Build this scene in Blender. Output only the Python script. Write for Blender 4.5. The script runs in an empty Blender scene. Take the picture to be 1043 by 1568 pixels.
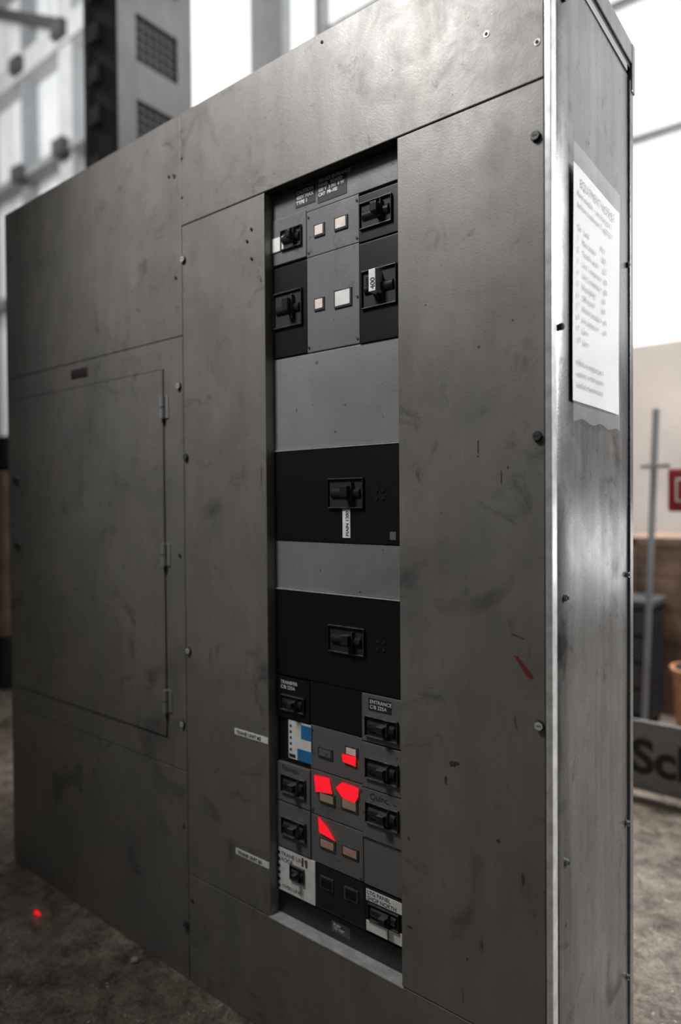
import bpy, bmesh, math, random
import numpy as np
from mathutils import Matrix, Vector
random.seed(7)
scn=bpy.context.scene
try:
    scn.view_settings.view_transform='Standard'
    scn.view_settings.look='None'
except Exception as e: print(e)

# ------------------------------------------------------------ materials
def newmat(name):
    m=bpy.data.materials.new(name); m.use_nodes=True
    nt=m.node_tree; b=nt.nodes['Principled BSDF']
    return m,nt,b
def ramp(nt,src,stops):
    r=nt.nodes.new('ShaderNodeValToRGB')
    el=r.color_ramp.elements
    while len(el)<len(stops): el.new(.5)
    for e,(p,c) in zip(el,stops):
        e.position=p; e.color=(c,c,c,1) if not hasattr(c,'__len__') else (*c,1)
    nt.links.new(src,r.inputs[0]); return r.outputs[0]
def noise(nt,scale,detail=4,rough=.55,stretch=(1,1,1),dist=0,off=0):
    tc=nt.nodes.new('ShaderNodeTexCoord'); mp=nt.nodes.new('ShaderNodeMapping')
    mp.inputs['Scale'].default_value=stretch; mp.inputs['Location'].default_value=(off,off*.7,off*.3)
    n=nt.nodes.new('ShaderNodeTexNoise'); n.inputs['Scale'].default_value=scale
    n.inputs['Detail'].default_value=detail; n.inputs['Roughness'].default_value=rough
    n.inputs['Distortion'].default_value=dist
    nt.links.new(tc.outputs['Object'],mp.inputs[0]); nt.links.new(mp.outputs[0],n.inputs['Vector'])
    return n.outputs['Fac']
def mix(nt,mode,fac,a,b):
    m=nt.nodes.new('ShaderNodeMix'); m.data_type='RGBA'; m.blend_type=mode
    for k,v in ((0,fac),(6,a),(7,b)):
        sock=m.inputs[k]
        if isinstance(v,bpy.types.NodeSocket): nt.links.new(v,sock)
        elif k==0: sock.default_value=float(v)
        elif isinstance(v,(int,float)): sock.default_value=(v,v,v,1)
        else: sock.default_value=(*v,1)
    return m.outputs[2]
def simple(name,col,rough=.5,metal=0,var=.15,scale=30,bump=0):
    m,nt,b=newmat(name)
    n=noise(nt,scale)
    c=ramp(nt,n,[(.3,[x*(1-var) for x in col]),(.7,[x*(1+var) for x in col])])
    nt.links.new(c,b.inputs['Base Color'])
    b.inputs['Roughness'].default_value=rough; b.inputs['Metallic'].default_value=metal
    if bump:
        bp=nt.nodes.new('ShaderNodeBump'); bp.inputs['Strength'].default_value=bump; bp.inputs['Distance'].default_value=.002
        nt.links.new(n,bp.inputs['Height']); nt.links.new(bp.outputs[0],b.inputs['Normal'])
    return m
def painted_metal(name,col,metal=.45,r0=.34,r1=.5,grime=.5,streak=.25,spots=.5,peel=.06,wear=0):
    m,nt,b=newmat(name)
    big=ramp(nt,noise(nt,2.6,7,.62,(1,1,1),.5),[(.3,.82),(.5,.98),(.72,1.14)])
    c=mix(nt,'MULTIPLY',1,col,big)
    st=ramp(nt,noise(nt,6,5,.65,(4,4,.35),.3,3),[(.35,1-streak),(.65,1+streak*.3)])
    c=mix(nt,'MULTIPLY',.8,c,st)
    sm=ramp(nt,noise(nt,11,7,.72,(1,1,1),1.0,9),[(.29,1-grime),(.42,1)])
    c=mix(nt,'MULTIPLY',.85,c,sm)
    # larger soft greasy marks
    gm=ramp(nt,noise(nt,5,3,.5,(1,1,1),.6,21),[(.27,1-spots),(.36,1)])
    c=mix(nt,'MULTIPLY',1,c,gm)
    sp=ramp(nt,noise(nt,60,2,.5,(1,1,1),0,5),[(.245,.25),(.28,1)])
    c=mix(nt,'MULTIPLY',.85,c,sp)
    sc=ramp(nt,noise(nt,38,3,.6,(5,5,.22),1.2,11),[(.73,0),(.76,.08)])
    c=mix(nt,'ADD',1,c,sc)
    if wear:
        # pale chips, fine hairlines running both ways and short brown runs
        ch=ramp(nt,noise(nt,120,3,.6,(1,1,1),0,31),[(.735,0),(.755,.22*wear)])
        c=mix(nt,'ADD',1,c,ch)
        hl=ramp(nt,noise(nt,30,2,.5,(.5,1,9),1.6,41),[(.745,0),(.765,.05*wear)])
        c=mix(nt,'ADD',1,c,hl)
        br=ramp(nt,noise(nt,16,4,.6,(2.2,2.2,.5),.4,51),[(.255,(.45,.36,.30)),(.30,(1,1,1))])
        c=mix(nt,'MULTIPLY',.9*wear,c,br)
        du=ramp(nt,noise(nt,3.3,8,.75,(1,1,.6),1.5,61),[(.44,(1,1,1)),(.62,(1.12,1.1,1.07))])
        c=mix(nt,'MULTIPLY',wear,c,du)
    nt.links.new(c,b.inputs['Base Color'])
    b.inputs['Metallic'].default_value=metal
    rr=ramp(nt,noise(nt,9,6,.7,(1,1,1),.5,2),[(.3,r0),(.7,r1)])
    nt.links.new(rr,b.inputs['Roughness'])
    bp=nt.nodes.new('ShaderNodeBump'); bp.inputs['Strength'].default_value=peel; bp.inputs['Distance'].default_value=.004
    nt.links.new(noise(nt,260,2,.5),bp.inputs['Height'])
    b2=nt.nodes.new('ShaderNodeBump'); b2.inputs['Strength'].default_value=.2; b2.inputs['Distance'].default_value=.02
    nt.links.new(noise(nt,2.5,2,.5),b2.inputs['Height']); nt.links.new(bp.outputs[0],b2.inputs['Normal'])
    nt.links.new(b2.outputs[0],b.inputs['Normal'])
    return m
def emis(name,col,s,var=.08,scale=1.5,stretch=(1,1,1)):
    m,nt,b=newmat(name)
    c=ramp(nt,noise(nt,scale,4,.5,stretch),[(.3,[x*(1-var) for x in col]),(.7,[min(1,x*(1+var)) for x in col])])
    nt.links.new(c,b.inputs['Base Color']); nt.links.new(c,b.inputs['Emission Color'])
    b.inputs['Emission Strength'].default_value=s; b.inputs['Roughness'].default_value=.6
    return m

M_steel=painted_metal('grey_painted_steel',(.215,.204,.192),metal=.35,r0=.40,r1=.56,streak=.10,grime=.5,spots=.4,wear=1)
M_side=painted_metal('scuffed_side_steel',(.20,.20,.20),metal=.6,r0=.22,r1=.36,grime=.8,streak=.4,spots=.65,wear=1)
M_blank=painted_metal('blank_plate_steel',(.27,.27,.265),metal=.3,r0=.4,r1=.5,grime=.1,streak=.05,spots=.1)
M_brk=painted_metal('grey_breaker_face',(.16,.158,.154),metal=.2,r0=.4,r1=.5,grime=.4,streak=.05,spots=.2,wear=.5)
M_edge=simple('bare_aluminium_trim',(.74,.74,.73),.3,.5,.2,40)
M_dark=simple('dark_interior',(.012,.012,.012),.7)
M_black=simple('black_phenolic',(.007,.007,.0075),.36,0,.2,60)
M_tog=simple('black_toggle_plastic',(.02,.02,.021),.22,0,.2,60)
M_rim=simple('worn_black_rim',(.10,.10,.10),.3,.4,.5,60)
M_wht=simple('white_label_vinyl',(.80,.80,.78),.45,0,.1,50)
M_cream=simple('cream_indicator_window',(.85,.74,.66),.4,0,.1,60)
M_red=simple('self_lit_red',(.95,.012,.03),.5,0,.08,40)
_b=M_red.node_tree.nodes['Principled BSDF']; _b.inputs['Emission Color'].default_value=(1,.012,.025,1); _b.inputs['Emission Strength'].default_value=.7  # emission added to the red; stickers and plug are no lamps
M_blue=simple('blue_print',(.03,.18,.38),.4)
M_scr=simple('screw_metal',(.30,.30,.30),.35,.8,.4,90)
M_rust=simple('red_scrape',(.15,.022,.018),.6)
M_stain=simple('brown_stain',(.06,.045,.036),.6)
M_plate=simple('brown_nameplate',(.05,.03,.022),.6)
M_ink=simple('ink_black',(.02,.02,.02),.6)
M_post=simple('grey_structural_steel',(.36,.37,.38),.6,0,.12,6)
M_tower=simple('dark_tower_steel',(.10,.10,.105),.55,.2,.2,6)
M_towerl=simple('tower_side_steel',(.20,.20,.20),.55,.1,.15,6)
M_mesh=simple('vent_mesh_black',(.012,.012,.012),.6)

# ------------------------------------------------------------ geometry
def link(o,parent=None):
    scn.collection.objects.link(o)
    if parent: o.parent=parent
    return o
def empty(name):
    e=bpy.data.objects.new(name,None); e.empty_display_size=.1; scn.collection.objects.link(e); return e
class MB:
    """collect several shapes in one mesh"""
    def __init__(s): s.bm=bmesh.new(); s.mats=[]
    def mi(s,m):
        if m not in s.mats: s.mats.append(m)
        return s.mats.index(m)
    def box(s,x0,x1,y0,y1,z0,z1,m,bev=0,seg=2):
        r=bmesh.ops.create_cube(s.bm,size=1)
        vs=r['verts']
        for v in vs: v.co=Vector(((x0+x1)/2+v.co.x*(x1-x0),(y0+y1)/2+v.co.y*(y1-y0),(z0+z1)/2+v.co.z*(z1-z0)))
        i=s.mi(m); fs={f for v in vs for f in v.link_faces}
        for f in fs: f.material_index=i
        if bev:
            es={e for v in vs for e in v.link_edges}
            rr=bmesh.ops.bevel(s.bm,geom=list(es),offset=bev,segments=seg,affect='EDGES',profile=.6)
            for f in rr['faces']: f.material_index=i
    def cyl(s,c,axis,r,h,m,seg=20,r2=None):
        r2=r if r2 is None else r2
        rot={'x':Matrix.Rotation(math.pi/2,4,'Y'),'y':Matrix.Rotation(math.pi/2,4,'X'),'z':Matrix.Identity(4)}[axis]
        q=bmesh.ops.create_cone(s.bm,cap_ends=True,segments=seg,radius1=r,radius2=r2,depth=h,matrix=Matrix.Translation(c)@rot)
        i=s.mi(m)
        for f in {f for v in q['verts'] for f in v.link_faces}: f.material_index=i
    def beam(s,a,b,w,h,m):
        a=Vector(a); b=Vector(b); d=b-a
        q=bmesh.ops.create_cube(s.bm,size=1)
        rot=d.to_track_quat('X','Z').to_matrix().to_4x4()
        mt=Matrix.Translation((a+b)/2)@rot@Matrix.Diagonal((d.length,w,h,1))
        bmesh.ops.transform(s.bm,matrix=mt,verts=q['verts'])
        i=s.mi(m)
        for f in {f for v in q['verts'] for f in v.link_faces}: f.material_index=i
    def poly(s,pts,m):
        vs=[s.bm.verts.new(p) for p in pts]; f=s.bm.faces.new(vs); f.material_index=s.mi(m)
        return f
    def done(s,name,parent=None):
        me=bpy.data.meshes.new(name); bmesh.ops.recalc_face_normals(s.bm,faces=s.bm.faces) ; s.bm.to_mesh(me); s.bm.free()
        for m in s.mats: me.materials.append(m)
        return link(bpy.data.objects.new(name,me),parent)
def text(name,body,size,loc,face,mat,parent,align='LEFT',ext=.0002,bold=0):
    cu=bpy.data.curves.new(name,'FONT'); cu.body=body; cu.size=size; cu.extrude=ext; cu.align_x=align; cu.offset=bold
    cu.materials.append(mat); o=bpy.data.objects.new(name,cu)
    o.rotation_euler=(math.pi/2,0,0 if face=='front' else math.pi/2)
    o.location=loc; return link(o,parent)

cab=empty('electrical_switchgear_cabinet')
H=2.297; XL=-1.96; XS=-.983; RL=-.6785; RR=-.304; RB=.289; RT=2.0045; G=.0012; T=.006
b=MB()
b.box(XL+.004,-.004,.046,.476,.0,H-.004,M_dark)
b.box(XL+.004,RL-.006,T+.001,.046,.002,H-.006,M_dark)
b.box(RR+.006,-.004,T+.001,.046,.002,H-.006,M_dark)
b.box(RL-.006,RR+.006,T+.001,.046,RT+.003,H-.006,M_dark)
b.box(RL-.006,RR+.006,T+.001,.046,.002,RB-.004,M_dark)
b.done('body_shell',cab)
def plate(name,x0,x1,z0,z1,m=M_steel,y0=0,bev=.0016):
    q=MB(); q.box(x0+G,x1-G,y0,y0+T,z0+G,z1-G,m,bev); return q.done(name,cab)
plate('front_plate_upper_left',XL,XS,1.7188,H)
plate('front_plate_door_frame',XL,XS,.5604,1.7188)
plate('front_plate_lower_left',XL,XS,0,.5604)
plate('front_plate_header',XS,-.0005,RT,H,y0=-.0015)
plate('front_plate_inner_left',XS,RL+.001,RB,RT)
plate('front_plate_right',RR-.001,-.0005,RB,RT)
plate('front_plate_base',XS,-.0005,0,RB)
d=MB()
d.box(-1.946,-1.064,-.0008,.001,.637,1.642,M_dark)
d.box(-1.943,-1.067,-.004,.001,.640,1.639,M_steel,.0016)
d.done('hinged_door',cab)
h=MB()
for z0,z1 in ((1.507,1.568),(1.107,1.168),(.708,.768)):
    h.cyl((-1.064,-.008,(z0+z1)/2),'z',.0075,z1-z0,M_blank)
    h.box(-1.060,-1.044,-.003,.002,z0,z1,M_blank,.001)
    h.cyl((-1.064,-.008,(z0+z1)/2),'z',.0079,.002,M_dark)
h.done('door_hinges',cab)
l=MB()
for z in (1.134,1.362):
    l.cyl((-1.888,-.007,z),'y',.016,.006,M_scr); l.cyl((-1.888,-.012,z),'y',.010,.008,M_rim)
    l.box(-1.892,-1.884,-.017,-.012,z-.009,z+.009,M_dark,.001)
l.box(-1.534,-1.440,-.003,.002,1.670,1.697,M_plate,.001)
l.box(-1.528,-1.446,-.0045,-.002,1.675,1.692,M_dark,.001)
l.done('door_latches_and_nameplate',cab)
e=MB()
e.box(0,.012,-.003,.0205,0,H,M_edge,.002,3)
e.done('corner_trim_strip',cab)
s=MB()
nz=24
i=s.mi(M_side)
ys=[.024,.034,.1,.2,.3,.4,.452]
grid=[]
for a in range(nz+1):
    z=.0+(2.225)*a/nz
    row=[]
    for j,y in enumerate(ys):
        yy=y
        if j==0: yy=.0225+.013*min(1,max(0,(1.75-z)/1.2))
        if j==1: yy=.030+.013*min(1,max(0,(1.75-z)/1.2))
        x=.011+ (.0 if j else -.004) + .0012*math.sin(z*3.1+y*6)
        row.append(s.bm.verts.new((x,yy,z)))
    grid.append(row)
for a in range(nz):
    for j in range(len(ys)-1):
        f=s.bm.faces.new((grid[a][j],grid[a][j+1],grid[a+1][j+1],grid[a+1][j])); f.smooth=True; f.material_index=i
s.done('side_panel',cab)
s=MB()
s.box(-.003,.006,.0,.47,0,H-.03,M_dark)
s.box(0,.016,.455,.48,0,2.215,M_side,.002)
s.box(-.01,.018,-.001,.482,2.252,H,M_side,.003,3)
s.box(0,.0135,.0,.47,2.243,2.251,M_dark)
s.box(0,.0145,.03,.44,2.226,2.243,M_blank,.002)
s.box(0,.019,.462,.484,2.19,H,M_side,.003)
s.box(XL,0,.0,.48,H-.004,H+.0005,M_steel,.001)
s.box(XL-.002,XL+.006,.0,.48,0,H,M_steel,.001)
s.box(XL,0,.474,.48,0,H,M_steel,.001)
s.done('side_frame_and_cap',cab)
sc=MB()
front_screws=[(-.496,2.275,0),(-.977,2.179,0),(-1.010,2.145,1),(-1.032,2.149,0),(-.977,2.078,0),(-.108,2.123,1),(-.013,2.068,1),(-.016,1.908,2),(-.014,1.390,2),(-.012,.884,3),
(-.974,1.916,3),(-1.007,1.876,0),(-.998,1.588,3),(-.972,1.399,2),(-1.003,1.139,1),(-.969,.888,3),(-.997,.688,3),(-.999,.411,0),(-.967,.223,1),(-.993,.146,2),
(-.72,1.93,0),(-.735,1.905,0),(-.72,1.86,0)]
for x,z,k in front_screws:
    r={0:.0035,1:.0055,2:.0075,3:.0075}[k]
    if k in(0,1): 
        sc.cyl((x,-.0022,z),'y',r,.0012,M_scr if k else M_dark); sc.cyl((x,-.0030,z),'y',r*.6,.0012,M_dark)
    else:
        sc.cyl((x,-.002,z),'y',r*1.2,.002,M_dark)
        sc.cyl((x,-.0045,z),'y',r*.62,.005,M_edge if k==3 else M_rim,20,r)
        sc.box(x-r*.55,x+r*.55,-.0074,-.0068,z-.0008,z+.0008,M_dark)
for y,z in ((.037,1.583),(.058,1.103),(.442,1.110),(.058,.625),(.05,2.16),(.44,.55),(.442,1.8),(.44,.2)):
    sc.cyl((.0145,y,z),'x',.0062,.006,M_scr if z<1.5 else M_dark); sc.cyl((.0175,y,z),'x',.0036,.003,M_dark)
sc.done('panel_screws',cab)
t=MB()
for z in (.703,.403):
    t.box(-.796,-.680,-.0012,.0004,z,z+.015,M_wht)
t.box(-.130,-.1280,-.0008,.0004,1.366,1.390,M_rust)
t.poly([(-.060,-.0008,1.001),(-.052,-.0008,1.000),(-.026,-.0008,.972),(-.024,-.0008,.963),(-.036,-.0008,.967)],M_rust)
t.poly([(-.064,-.0008,1.04),(-.04,-.0008,1.033),(-.04,-.0008,1.0318),(-.064,-.0008,1.0385)],M_rust)
# small grease and drip stains
for x,z,w_,h_ in ((-.186,.775,.009,.006),(-.176,.778,.006,.004),(-.083,1.32,.0012,.016),(-.07,1.338,.002,.003),(-.092,.655,.005,.003),(-.044,.60,.003,.014),(-.20,.74,.003,.010),(-.286,.60,.003,.005),(-.285,.42,.008,.003),(-.06,1.60,.002,.002),(-.24,1.66,.002,.001),(-.85,.83,.003,.002)):
    n=9; t.poly([(x+w_*math.cos(2*math.pi*k/n)*random.uniform(.7,1.1),-.0007,z+h_*math.sin(2*math.pi*k/n)*random.uniform(.7,1.1)) for k in range(n)],M_stain)
t.done('front_label_strips',cab)
text('strip_lettering','TRANE UNIT #2',.012,(-.789,-.0015,.7062),'front',M_ink,cab,bold=.0003)
text('strip_lettering','TRANE UNIT #1',.012,(-.789,-.0015,.4062),'front',M_ink,cab,bold=.0003)

# ------------------------------------------------------------ breaker recess
Y=.029
r=MB()
r.box(RL-.004,RL,.001,.046,RB,RT,M_blank,.001)
r.box(RR,RR+.004,.001,.046,RB,RT,M_dark)
r.box(RL,RR,.001,.046,RT,RT+.003,M_dark)
r.box(RL-.004,RR+.004,-.001,.046,RB-.004,RB+.001,M_edge,.001)
r.box(RL,RR,Y+.012,.046,RB,RT,M_dark)
r.done('recess_frame',cab)
def mod(x0,x1,z0,z1,m,y=Y,name='module_plate'):
    q=MB(); q.box(x0+.0008,x1-.0008,y,Y+.0125,z0+.0008,z1-.0008,m,.0012); return q.done(name,cab)
CL,CR,XR=-.571,-.421,-.3045
mod(RL,XR,1.938,RT,M_brk,name='blank_plate_top')
mod(RL,CL,1.838,1.938+.008,M_brk,Y-.002,'breaker_grey')
mod(RL,CL,1.619,1.832,M_black,Y-.002,'breaker_black')
mod(CL,CR,1.834,1.938,M_brk,Y-.001,'indicator_plate'); mod(CL,CR,1.618,1.834,M_brk,Y-.001,'indicator_plate')
mod(CR,XR,1.831,1.931,M_black,Y-.003,'breaker_black'); mod(CR,XR,1.616,1.829,M_black,Y-.003,'breaker_black')
mod(RL,XR,1.401,1.617,M_blank,name='blank_plate'); mod(RL,XR,1.187,1.398,M_black,Y-.002,'main_breaker')
mod(RL,XR,1.074,1.187,M_blank,name='blank_plate'); mod(RL,XR,.867,1.071,M_black,Y-.002,'main_breaker')
mod(CL,CR,.767,.867,M_black,Y-.002,'main_breaker_skirt')
mod(RL,CL,.765,.864,M_black,Y-.003,'breaker_black')
mod(CR,XR,.762,.866,M_brk,Y-.004,'breaker_grey'); mod(CR,XR,.661,.760,M_brk,Y-.004,'breaker_grey')
mod(CR,XR,.552,.660,M_brk,Y-.004,'breaker_grey'); mod(CR,XR,.447,.551,M_brk,Y,'blank_plate'); mod(CR,XR,.348,.446,M_black,Y-.004,'breaker_labelled')
mod(RL,CL,.659,.764,M_black,Y+.003,'breaker_black'); mod(RL,CL,.564,.658,M_brk,Y-.004,'breaker_grey'); mod(RL,CL,.452,.562,M_brk,Y-.004,'breaker_grey')
mod(RL,CL,.345,.450,M_brk,Y-.002,'breaker_labelled')
for z0,z1 in ((.664,.766),(.56,.663),(.449,.559)): mod(CL,CR,z0,z1,M_brk,Y-.001,'indicator_plate')
mod(CL,CR,.345,.447,M_tog,Y,'indicator_plate_dark')
mod(RL,XR,RB+.001,.343,M_black,Y,'bottom_blank_plate')
q=MB()
for z in (1.3995,1.0725): q.box(RL+.001,XR,Y-.004,Y+.004,z-.001,z+.0012,M_edge)
q.done('plate_trim_lips',cab)
def handle(x0,x1,z0,z1,y,side=1,rim=M_rim,name='breaker_handle'):
    """bezel frame around a scooped well, a rocker barrel and the toggle lever"""
    q=MB(); w=.0022
    q.box(x0,x1,y-.001,y+.002,z0,z1,M_dark)
    q.box(x0,x1,y-.006,y,z1-w,z1,rim,.0008); q.box(x0,x1,y-.006,y,z0,z0+w,rim,.0008)
    q.box(x0,x0+w,y-.006,y,z0,z1,M_tog,.0008); q.box(x1-w,x1,y-.006,y,z0,z1,M_tog,.0008)
    cx=(x0+x1)/2; cz=(z0+z1)/2; W=x1-x0; Hh=z1-z0
    q.cyl((cx,y+.004,cz),'x' ,min(.012,Hh*.3),W*.8,M_tog,24)
    a=cx+side*W*.10
    q.box(a-W*.10,a+W*.10,y-.024,y+.002,cz-Hh*.12,cz+Hh*.22,M_tog,.002)
    q.box(a-W*.10,a+W*.10,y-.0245,y-.004,cz+Hh*.215,cz+Hh*.235,rim,.0004)
    q.box(a+W*.105,a+W*.125,y-.012,y,cz-Hh*.30,cz+Hh*.36,rim,.0005)
    return q.done(name,cab)
handle(-.648,-.583,1.868,1.914,Y-.002)
handle(-.672,-.583,1.687,1.770,Y-.002)
handle(-.416,-.333,1.856,1.912,Y-.003)
handle(-.412,-.322,1.687,1.767,Y-.003,side=-1)
handle(-.510,-.411,1.264,1.330,Y-.002)
handle(-.512,-.411,.944,1.004,Y-.002,side=1)
handle(-.660,-.585,.785,.822,Y-.003)
handle(-.410,-.325,.775,.820,Y-.004,rim=M_scr)
handle(-.410,-.325,.684,.730,Y-.004,rim=M_scr)
handle(-.410,-.325,.588,.634,Y-.004,rim=M_scr)
handle(-.660,-.583,.588,.632,Y-.004,rim=M_scr)
handle(-.660,-.583,.486,.530,Y-.004,rim=M_scr)
handle(-.405,-.325,.378,.415,Y-.004)
handle(-.635,-.59,.385,.42,Y-.0025)
q=MB()
q.box(-.677,-.640,Y-.005,Y,1.869,1.902,M_wht,.001)
q.box(-.377,-.360,Y-.0285,Y-.003,1.713,1.759,M_wht,.001)
q.box(-.470,-.449,Y-.0035,Y,1.199,1.263,M_wht)
q.box(-.604,-.544,Y-.001,Y+.002,1.956,1.997,M_ink); q.box(-.537,-.454,Y-.001,Y+.002,1.949,2.004,M_ink)
q.box(-.402,-.343,Y-.005,Y,.832,.858,M_ink)
q.box(-.411,-.316,Y-.0055,Y,.418,.442,M_wht); q.box(-.411,-.355,Y-.0055,Y,.352,.374,M_wht);q.box(-.352,-.316,Y-.0055,Y,.352,.378,M_wht)
q.box(-.6745,-.559,Y-.003,Y,.347,.449,M_wht)
for k in range(6): q.box(-.677,-.669,Y-.0032,Y,.352+k*.016,.360+k*.016,M_dark)
q.box(-.600,-.594,Y-.0032,Y,.425,.446,M_rust); q.box(-.588,-.582,Y-.0032,Y,.425,.444,M_rust)
q.box(-.345,-.330,Y-.003,Y,1.198,1.215,M_brk)
q.box(-.512,-.459,Y-.001,Y+.002,.308,.331,M_rim,.001)
q.box(-.640,-.565,Y-.001,Y+.004,.672,.762,M_wht)
q.box(-.612,-.565,Y-.0015,Y,.672,.700,M_blue); q.box(-.600,-.567,Y-.0015,Y,.725,.758,M_blue)
q.box(-.638,-.618,Y-.0015,Y,.675,.683,M_ink)
for k in range(5): q.box(-.636,-.630,Y-.0015,Y,.690+k*.014,.696+k*.014,M_ink)
# small screws on the centre plates
for x,z in ((-.565,1.925),(-.427,1.925),(-.565,1.845),(-.427,1.845),(-.565,1.63),(-.427,1.63),(-.427,1.72),(-.565,.755),(-.427,.65),(-.565,.57),(-.427,.455)):
    q.cyl((x,Y-.002,z),'y',.0028,.002,M_rim,12)
# four small studs by the main handles
for z0 in (1.285,.965):
    for x in (-.378,-.362):
        for z in (z0,z0+.016): q.cyl((x,Y-.003,z),'y',.0035,.002,M_tog,12)
q.done('breaker_labels',cab)
def window(x0,x1,z0,z1,m=M_cream,y=Y-.001,name='indicator_window'):
    q=MB(); q.box(x0-.004,x1+.004,y-.003,y+.001,z0-.004,z1+.004,M_rim,.001); q.box(x0-.001,x1+.001,y-.0034,y,z0-.001,z1+.001,M_dark); q.box(x0,x1,y-.004,y,z0,z1,m,.0008); return q.done(name,cab)
window(-.543,-.520,1.878,1.899); window(-.484,-.455,1.877,1.899)
window(-.544,-.522,1.713,1.734); window(-.486,-.445,1.708,1.740,M_wht)
M_tan=simple('tan_indicator_window',(.5,.32,.24),.5)
window(-.464,-.437,.722,.737,M_cream); window(-.543,-.508,.701,.717,M_brk)
window(-.541,-.502,.598,.615,M_tan); window(-.476,-.438,.600,.620,M_tan)
window(-.540,-.502,.493,.510,M_tan); window(-.475,-.437,.496,.513,M_tan)
window(-.54,-.51,.40,.42,M_black,Y); window(-.47,-.44,.40,.42,M_black,Y)
q=MB(); y=Y-.0055
def sticker(pts): 
    q.poly([(a,y,c) for a,c in pts],M_red)
sticker([(-.475,.720),(-.436,.722),(-.437,.700),(-.473,.703)])
sticker([(-.557,.652),(-.512,.656),(-.503,.622),(-.553,.615)])
sticker([(-.493,.640),(-.474,.657),(-.430,.655),(-.430,.637),(-.440,.619),(-.475,.622)])
sticker([(-.546,.560),(-.518,.543),(-.495,.517),(-.543,.524)])
q.done('red_flag_stickers',cab)
text('label_lettering','SERVICE ENTRANCE\nPANEL  BOARD\n600 V  3 PH  4 W\nCAT  PB-102',.0100,(-.534,Y-.0015,1.993),'front',M_wht,cab,bold=.0003)
text('label_lettering','CAUTION\n480V MAX\nTYPE 1',.0115,(-.601,Y-.0015,1.985),'front',M_wht,cab,bold=.0003)
text('label_lettering','400',.016,(-.3615,Y-.0290,1.717),'front',M_ink,cab).rotation_euler=(math.pi/2,-math.pi/2,0)
text('label_lettering','MAIN 1200',.0115,(-.453,Y-.004,1.203),'front',M_ink,cab).rotation_euler=(math.pi/2,-math.pi/2,0)
text('label_lettering','ENTRANCE\nC/B 225A',.011,(-.398,Y-.0054,.847),'front',M_wht,cab)
text('label_lettering','TRANSFER\nC/B 225A',.0115,(-.662,Y-.0035,.847),'front',M_wht,cab)
text('label_lettering','LTG PANEL\nSHOP NORTH',.012,(-.408,Y-.0058,.432),'front',M_ink,cab)
text('label_lettering','TRANE UNIT\nROOF',.014,(-.666,Y-.0033,.432),'front',M_ink,cab)
text('label_lettering','OVEN LINE',.012,(-.663,Y-.0033,.355),'front',M_ink,cab)
text('pencil_note','Quinc.',.019,(-.400,Y-.0043,.640),'front',M_ink,cab)
text('pencil_note','Thomps',.017,(-.662,Y-.0043,.640),'front',M_ink,cab)
text('label_lettering','PUSH\nTO TEST',.008,(-.506,Y-.0012,.322),'front',M_wht,cab)

# ------------------------------------------------------------ paper notice on the side
pn=empty('paper_notice')
def sheet(name,y0,y1,z0,z1,x,m,amp,jag=0):
    bm=bmesh.new(); n,k=14,20; g=[]
    for a in range(k+1):
        row=[]
        for j in range(n+1):
            yy=y0+(y1-y0)*j/n; zz=z0+(z1-z0)*a/k
            zz+= jag*math.sin(yy*60)*(1 if a in(0,) else 0)
            row.append(bm.verts.new((x+amp*(math.sin(yy*17+zz*3)+math.sin(zz*11)*.8+1.8),yy,zz)))
        g.append(row)
    for a in range(k):
        for j in range(n): 
            f=bm.faces.new((g[a][j],g[a][j+1],g[a+1][j+1],g[a+1][j])); f.smooth=True
    me=bpy.data.meshes.new(name); bm.to_mesh(me); bm.free(); me.materials.append(m)
    return link(bpy.data.objects.new(name,me),pn)
M_paper=simple('printed_paper',(.74,.74,.73),.5,0,.06,8)
M_plas,ntp,bp_=newmat('clear_plastic_sleeve'); bp_.inputs['Base Color'].default_value=(.8,.8,.8,1); bp_.inputs['Roughness'].default_value=.15; bp_.inputs['Alpha'].default_value=.2
sheet('sheet',.088,.371,1.460,1.890,.0150,M_paper,.0009)
sheet('plastic_sleeve',.082,.366,1.425,1.925,.0182,M_plas,.0008,.004)
M_print=simple('pale_print_ink',(.33,.33,.34),.6)
tt=["EQUIPMENT NOTICE","Panel schedule  -  see drawing E4.1","fed from transformer T1, 480Y/277","","Ckt   Load                 Amp","1     Main breaker        1200","2     Transfer switch       225","3     Unit 1 compressor   100","4     Unit 2 compressor   100","5     Shop lighting           60","6     Office panel          100","7     Welder receptacle    60","8     Air compressor        60","9     Spare","10    Spare","","Work on energized parts","requires a written permit.","Authorised persons only."]
for k,ln in enumerate(tt):
    text('print_line',ln,.0145 if k else .022,(.0196,.105 if k else .120,1.855-k*.0205),'side',M_print,pn,ext=.00005)

# ------------------------------------------------------------ hall
M_floor,nt,bf=newmat('stained_concrete')
c=ramp(nt,noise(nt,1.6,8,.65,(1,1,1),.4),[(.3,(.11,.083,.063)),(.5,(.25,.20,.155)),(.72,(.45,.38,.31))])
c=mix(nt,'MULTIPLY',.85,c,ramp(nt,noise(nt,16,7,.75,(1,1,1),.5,4),[(.36,.22),(.6,1.2)]))
c=mix(nt,'MULTIPLY',.6,c,ramp(nt,noise(nt,90,3,.6,(1,1,1),0,7),[(.35,.4),(.55,1.1)]))
c=mix(nt,'ADD',1,c,ramp(nt,noise(nt,55,2,.5,(1,1,1),0,17),[(.70,0),(.73,.25)]))
nt.links.new(c,bf.inputs['Base Color'])
nt.links.new(ramp(nt,noise(nt,5,5,.6,(1,1,1),0,2),[(.35,.25),(.65,.7)]),bf.inputs['Roughness'])
bb=nt.nodes.new('ShaderNodeBump'); bb.inputs['Strength'].default_value=.35; bb.inputs['Distance'].default_value=.01
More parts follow.
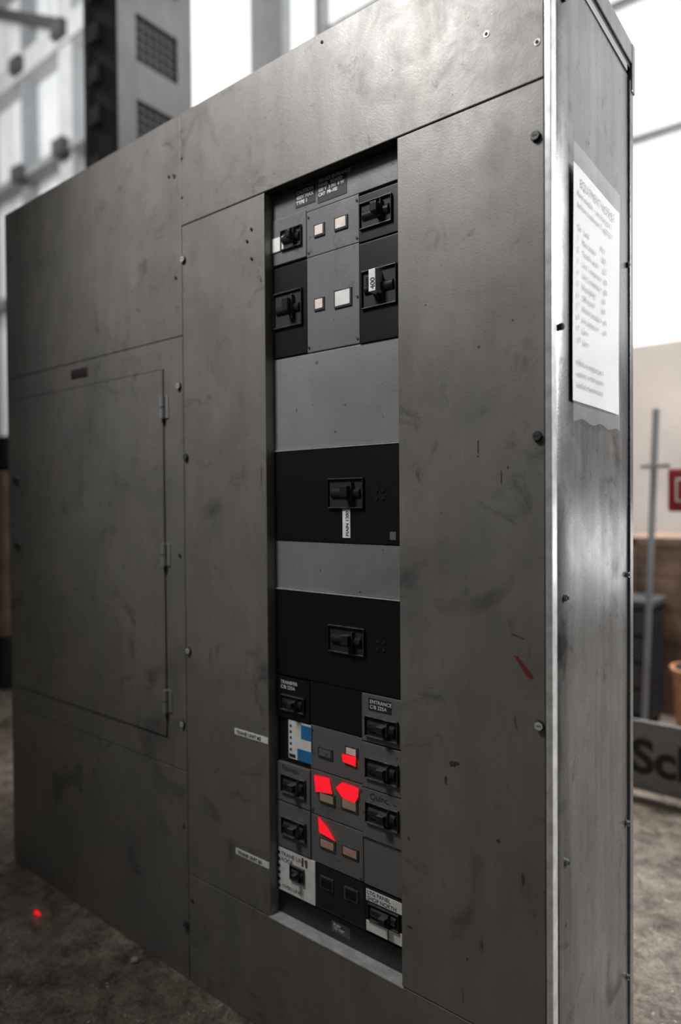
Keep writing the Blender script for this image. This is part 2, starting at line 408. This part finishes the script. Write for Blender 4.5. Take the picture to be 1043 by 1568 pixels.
nt.links.new(noise(nt,40,6,.7),bb.inputs['Height']); nt.links.new(bb.outputs[0],bf.inputs['Normal'])
YB=5.0; XW0,XW1,YF,ZR=-17,6,-7,12
f=MB(); f.box(XW0,XW1,YF,YB,-.1,0,M_floor); f.done('floor')
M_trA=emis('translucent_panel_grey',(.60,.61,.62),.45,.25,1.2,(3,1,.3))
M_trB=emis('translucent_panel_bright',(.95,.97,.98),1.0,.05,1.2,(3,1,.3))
M_sheen=emis('side_sheen_panel',(.95,.97,.98),3,.03)  # unseen glowing panel, added for a sheen on the side panel
M_wall=simple('beige_lower_wall',(.72,.65,.60),.8,0,.12,1.5)
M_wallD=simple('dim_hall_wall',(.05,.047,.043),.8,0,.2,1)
w=MB()
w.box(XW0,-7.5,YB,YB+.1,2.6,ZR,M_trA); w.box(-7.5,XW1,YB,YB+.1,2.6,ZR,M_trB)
w.box(XW0,1.0,YB,YB+.1,0,2.6,M_wall); w.box(3.2,XW1,YB,YB+.1,0,2.6,M_wall); w.box(1.0,3.2,YB,YB+.1,1.1,2.6,M_wall)
w.box(1.0,3.2,YB,YB+.1,.5,1.1,M_sheen); w.box(1.0,3.2,YB,YB+.1,0,.5,M_wall)
w.done('wall_back')
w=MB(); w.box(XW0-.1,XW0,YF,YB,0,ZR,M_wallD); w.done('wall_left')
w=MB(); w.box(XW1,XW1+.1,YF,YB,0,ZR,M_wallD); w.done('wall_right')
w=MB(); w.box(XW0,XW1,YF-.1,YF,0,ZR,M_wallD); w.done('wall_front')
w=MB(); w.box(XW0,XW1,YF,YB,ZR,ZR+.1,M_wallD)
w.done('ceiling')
M_ceil_fill=emis('ceiling_fill_glow',(.9,.93,.95),.28,.03)  # glowing ceiling strips out of view, added as soft overhead fill
w=MB()
for x in (-12,-8,-4,0): w.box(x,x+1.6,YF+1,YB-1,ZR-.06,ZR-.01,M_ceil_fill)
w.done('ceiling_fill_strips')
w=MB(); w.box(-9,4,YF+.005,YF+.05,5.0,8.0,emis('front_fill_glow',(.85,.88,.9),.1,.03)); w.done('front_fill_panel')  # glowing panel behind the camera, added for reflections on the front
w=MB()
M_pale=simple('pale_steel',(.62,.63,.64),.6,0,.08,5)
for x,ww in ((-15,.3),(-12.9,.25),(-11.33,.14),(-9.92,.42),(-7.5,.2)):
    w.box(x-ww/2,x+ww/2,YB-.25,YB-.02,0,ZR,M_pale if ww>.4 else M_post)
w.box(-5.66,-5.12,YB-.2,YB-.02,0,ZR,M_pale); w.box(-4.6,-4.52,YB-.2,YB-.02,0,ZR,M_pale)
w.box(XW0,-7.4,YB-.3,YB-.02,8.75,9.15,M_pale); w.box(XW0,-7.4,YB-.3,YB-.02,7.0,7.12,M_post); w.box(XW0,-7.4,YB-.28,YB-.02,10.6,10.8,M_post)
w.box(XW0,-7.4,YB-.3,YB-.02,4.9,5.05,M_post)
for x in (-11.33,-9.92):
    for z in (7.06,8.95): w.box(x-.16,x+.16,YB-.42,YB-.28,z-.12,z+.12,M_tower)
w.beam((-12.8,YB-.3,10.6),(-10,YB-.3,9.1),.12,.16,M_tower)
w.beam((-7.4,YB-.3,9.0),(-1.0,YB-.3,5.4),.06,.07,M_post)
w.beam((-3,YB-.3,6.5),(3,YB-.3,8.8),.06,.06,M_post)
for z in (4.3,5.5,6.7): w.box(-4.5,XW1,YB-.1,YB-.02,z,z+.04,M_pale)
w.done('trim_1')

tw=MB(); X0,X1,Y0,Y1=-3.44,-3.08,1.2,1.76
for x in (X0,X1-.05):
    for y in (Y0,Y1-.05): tw.box(x,x+.05,y,y+.05,0,5.6,M_tower)
tw.box(X0+.02,X1-.02,Y0+.01,Y0+.03,0,5.6,M_tower); tw.box(X0,X0+.02,Y0+.03,Y1,0,5.6,M_tower); tw.box(X0,X1,Y1-.02,Y1,0,5.6,M_towerl)
prev=0
for a,c_ in ((.6,.85),(1.2,1.45),(1.9,2.15),(2.7,2.95),(3.47,3.74),(3.97,4.26),(4.5,4.78)):
    tw.box(X1-.015,X1+.003,Y0,Y1,prev,a,M_towerl); prev=c_
    tw.box(X1-.015,X1+.003,Y0,Y0+.13,a,c_,M_towerl); tw.box(X1-.015,X1+.003,Y1-.12,Y1,a,c_,M_towerl)
    tw.box(X1-.03,X1-.02,Y0+.13,Y1-.12,a,c_,M_mesh)
    for k in range(1,6): tw.box(X1-.012,X1-.006,Y0+.13+k*.05,Y0+.137+k*.05,a,c_,M_tower)
    for k in range(1,5): tw.box(X1-.012,X1-.006,Y0+.13,Y1-.12,a+k*.055,a+.007+k*.055,M_tower)
tw.box(X1-.015,X1+.003,Y0,Y1,prev,5.6,M_towerl)
for z in (3.3,3.6,3.85,4.1,4.35): 
    tw.box(X0+.1,X0+.2,Y0-.03,Y0+.01,z,z+.1,M_towerl)
tw.done('ventilated_equipment_tower')

cr=empty('wooden_crate')
M_wood=simple('crate_wood',(.28,.18,.125),.7,0,.5,5)
q=MB()
cy=3.15
q.box(-.75,.35,cy,cy+.6,0,.02,M_wood)
for k in range(5): q.box(-.75,.35,cy,cy+.025,.02+k*.2,.215+k*.2,M_wood,.004)
for x in (-.75,-.25,.27): q.box(x,x+.08,cy-.02,cy,.0,1.04,M_wood,.004)
q.box(-.75,-.725,cy+.025,cy+.6,.02,1.0,M_wood); q.box(.325,.35,cy+.025,cy+.6,.02,1.0,M_wood); q.box(-.75,.35,cy+.575,cy+.6,.02,1.0,M_wood)
q.box(-.77,.37,cy-.02,cy+.62,1.0,1.05,M_wood,.004)
q.done('slats',cr)
q=MB()
q.box(-.80,-.50,2.76,3.06,.06,.68,M_mesh,.01); q.box(-.81,-.49,2.75,3.07,.68,.72,M_tower,.008)
for k in range(4): q.box(-.78,-.52,2.75,2.765,.10+k*.145,.225+k*.145,M_tower,.004); q.box(-.70,-.60,2.738,2.75,.155+k*.145,.17+k*.145,M_post,.003)
for x in (-.77,-.53):
    for y in (2.80,3.02): q.cyl((x,y,.03),'x',.03,.02,M_mesh,16)
q.done('rolling_tool_chest')
q=MB(); M_alarm=simple('red_alarm_paint',(.30,.008,.015),.4,0,.1,20)
q.box(-.31,-.15,2.28,2.34,1.22,1.42,M_alarm,.012,3)
q.box(-.275,-.185,2.27,2.285,1.265,1.375,M_wht,.004); q.box(-.265,-.195,2.262,2.272,1.275,1.365,M_alarm,.003)
q.box(-.255,-.205,2.34,2.39,0,1.6,M_post,.004); q.box(-.33,-.12,2.27,2.45,0,.02,M_post,.004)
q.done('fire_alarm_call_point')
q=MB()
q.beam((-.50,2.62,0.02),(-.45,2.66,1.75),.025,.025,M_post); q.beam((-.52,2.65,1.45),(-.38,2.65,1.45),.02,.02,M_post)
q.box(-.58,-.42,2.54,2.70,0,.02,M_post,.004)
q.done('leaning_steel_pole')
sb=empty('lettered_barrier_board')
q=MB(); q.box(-.50,.35,1.9,1.92,.03,.33,simple('board_grey',(.30,.29,.28),.6),.004)
q.beam((-.49,1.75,.0),(-.49,1.93,.32),.03,.03,M_post); q.beam((.3,1.75,.0),(.3,1.93,.32),.03,.03,M_post)
q.beam((-.49,2.15,.0),(-.49,1.93,.32),.03,.03,M_post); q.beam((.3,2.15,.0),(.3,1.93,.32),.03,.03,M_post)
q.done('board',sb)
tx=text('lettering','School',.20,(-.37,1.897,.11),'front',M_ink,sb,ext=.001); tx.data.offset=.006
q=MB(); M_or=simple('orange_plastic',(.72,.33,.17),.5)
q.cyl((-.22,2.66,.20),'z',.12,.40,M_or,28,.15); q.cyl((-.22,2.66,.405),'z',.16,.02,M_or,28); q.cyl((-.22,2.66,.416),'z',.14,.004,M_dark,28)
q.done('orange_bucket')
q=MB(); q.box(-5.4,-4.2,1.0,1.9,0,.35,M_dark,.01); q.box(-5.4,-4.2,1.0,1.9,.36,1.5,M_wood,.02); q.box(-5.4,-4.25,1.05,1.85,1.52,1.75,M_dark,.02); q.done('storage_chest')

q=MB(); q.cyl((-1.58,-.11,.007),'x',.0065,.026,M_red,14,.004); q.cyl((-1.594,-.11,.0080),'x',.008,.005,M_or,14); q.done('orange_ear_plug')
bm=bmesh.new()
for px,py,pr in ((0,0,.011),(-.35,-.12,.005),(-.22,-.2,.004),(-.5,-.05,.004),(.1,-.2,.005),(.25,-.24,.004),(-.05,-.3,.003),(-.6,-.22,.004)):
    g=bmesh.ops.create_icosphere(bm,subdivisions=2,radius=pr)
    for v in g['verts']: v.co*=random.uniform(.8,1.12); v.co.z=v.co.z*.7+pr*.65; v.co.x+=px; v.co.y+=py
me=bpy.data.meshes.new('floor_gravel'); bm.to_mesh(me); bm.free(); me.materials.append(M_post); o=link(bpy.data.objects.new('floor_gravel',me)); o.location=(-1.16,-.05,0)

# ------------------------------------------------------------ light
def area(name,loc,tgt,sx,sy,power,col=(1,1,1)):
    L=bpy.data.lights.new(name,'AREA'); L.shape='RECTANGLE'; L.size=sx; L.size_y=sy; L.energy=power; L.color=col
    o=bpy.data.objects.new(name,L); o.location=loc; o.rotation_euler=(Vector(tgt)-Vector(loc)).to_track_quat('-Z','Y').to_euler(); link(o); return o
def spot(name,loc,tgt,ang,power,rad,blend=1,col=(1,1,1)):
    L=bpy.data.lights.new(name,'SPOT'); L.energy=power; L.spot_size=math.radians(ang); L.spot_blend=blend; L.shadow_soft_size=rad; L.color=col
    o=link(bpy.data.objects.new(name,L)); o.location=loc
    o.rotation_euler=(Vector(tgt)-Vector(loc)).to_track_quat('-Z','Y').to_euler(); return o
area('unseen_fill_area',(-1.2,-1.3,3.8),(-1.1,0,1.9),1.4,.6,5,(1,.95,.90))  # unseen soft light added above the front, stronger towards the top
spot('front_falloff_spot',(-1.1,-1.4,3.5),(-.76,0,2.04),61,250,.3)  # added spot; its soft cone fades the front like a vignette
spot('added_fill_spot',(3.6,2.3,2.9),(0,.25,1.3),42,1000,.5,.6,(.97,.98,1))  # added out of view to brighten side panel and paper
spot('added_fill_spot',(1.2,3.4,6.0),(-.4,3.0,0.0),56,1700,.6,.8,(.96,.98,1))  # added out of view to brighten the floor behind, right of the cabinet
spot('added_fill_spot',(.5,2.6,5.5),(-.9,5.0,1.6),60,900,.5,.8,(1,.98,.96))  # added out of view to lift the beige back wall
spot('tower_fill_spot',(.2,2.6,6.0),(-3.1,1.5,4.1),30,300,.4,.8)  # unseen spot, added to lighten the tower's side face
area('unseen_fill_area',(-9.5,.5,8.5),(-10,5,8),2.0,2.0,230,(1,1,1))  # unseen light added to brighten the left of the back wall
wd=bpy.data.worlds.new('world'); scn.world=wd; wd.use_nodes=True
wd.node_tree.nodes['Background'].inputs[0].default_value=(.5,.52,.55,1); wd.node_tree.nodes['Background'].inputs[1].default_value=.3

# ------------------------------------------------------------ camera
yaw,p,rl,fpx=.6721,-.0160,-.0073,1025.5/1043*1200
F=np.array([-math.sin(yaw)*math.cos(p),math.cos(yaw)*math.cos(p),math.sin(p)])
R=np.array([math.cos(yaw),math.sin(yaw),0.]); U=np.cross(R,F)
R,U=R*math.cos(rl)+U*math.sin(rl),-R*math.sin(rl)+U*math.cos(rl)
cd=bpy.data.cameras.new('camera'); cam=bpy.data.objects.new('camera',cd); link(cam)
mw=Matrix(((R[0],U[0],-F[0],.4438),(R[1],U[1],-F[1],-1.13),(R[2],U[2],-F[2],1.2792),(0,0,0,1)))
cam.matrix_world=mw
cd.sensor_fit='HORIZONTAL'; cd.sensor_width=24; cd.lens=24*fpx/1200; cd.clip_start=.02
cd.dof.use_dof=True; cd.dof.focus_distance=1.36; cd.dof.aperture_fstop=1.2
scn.camera=cam
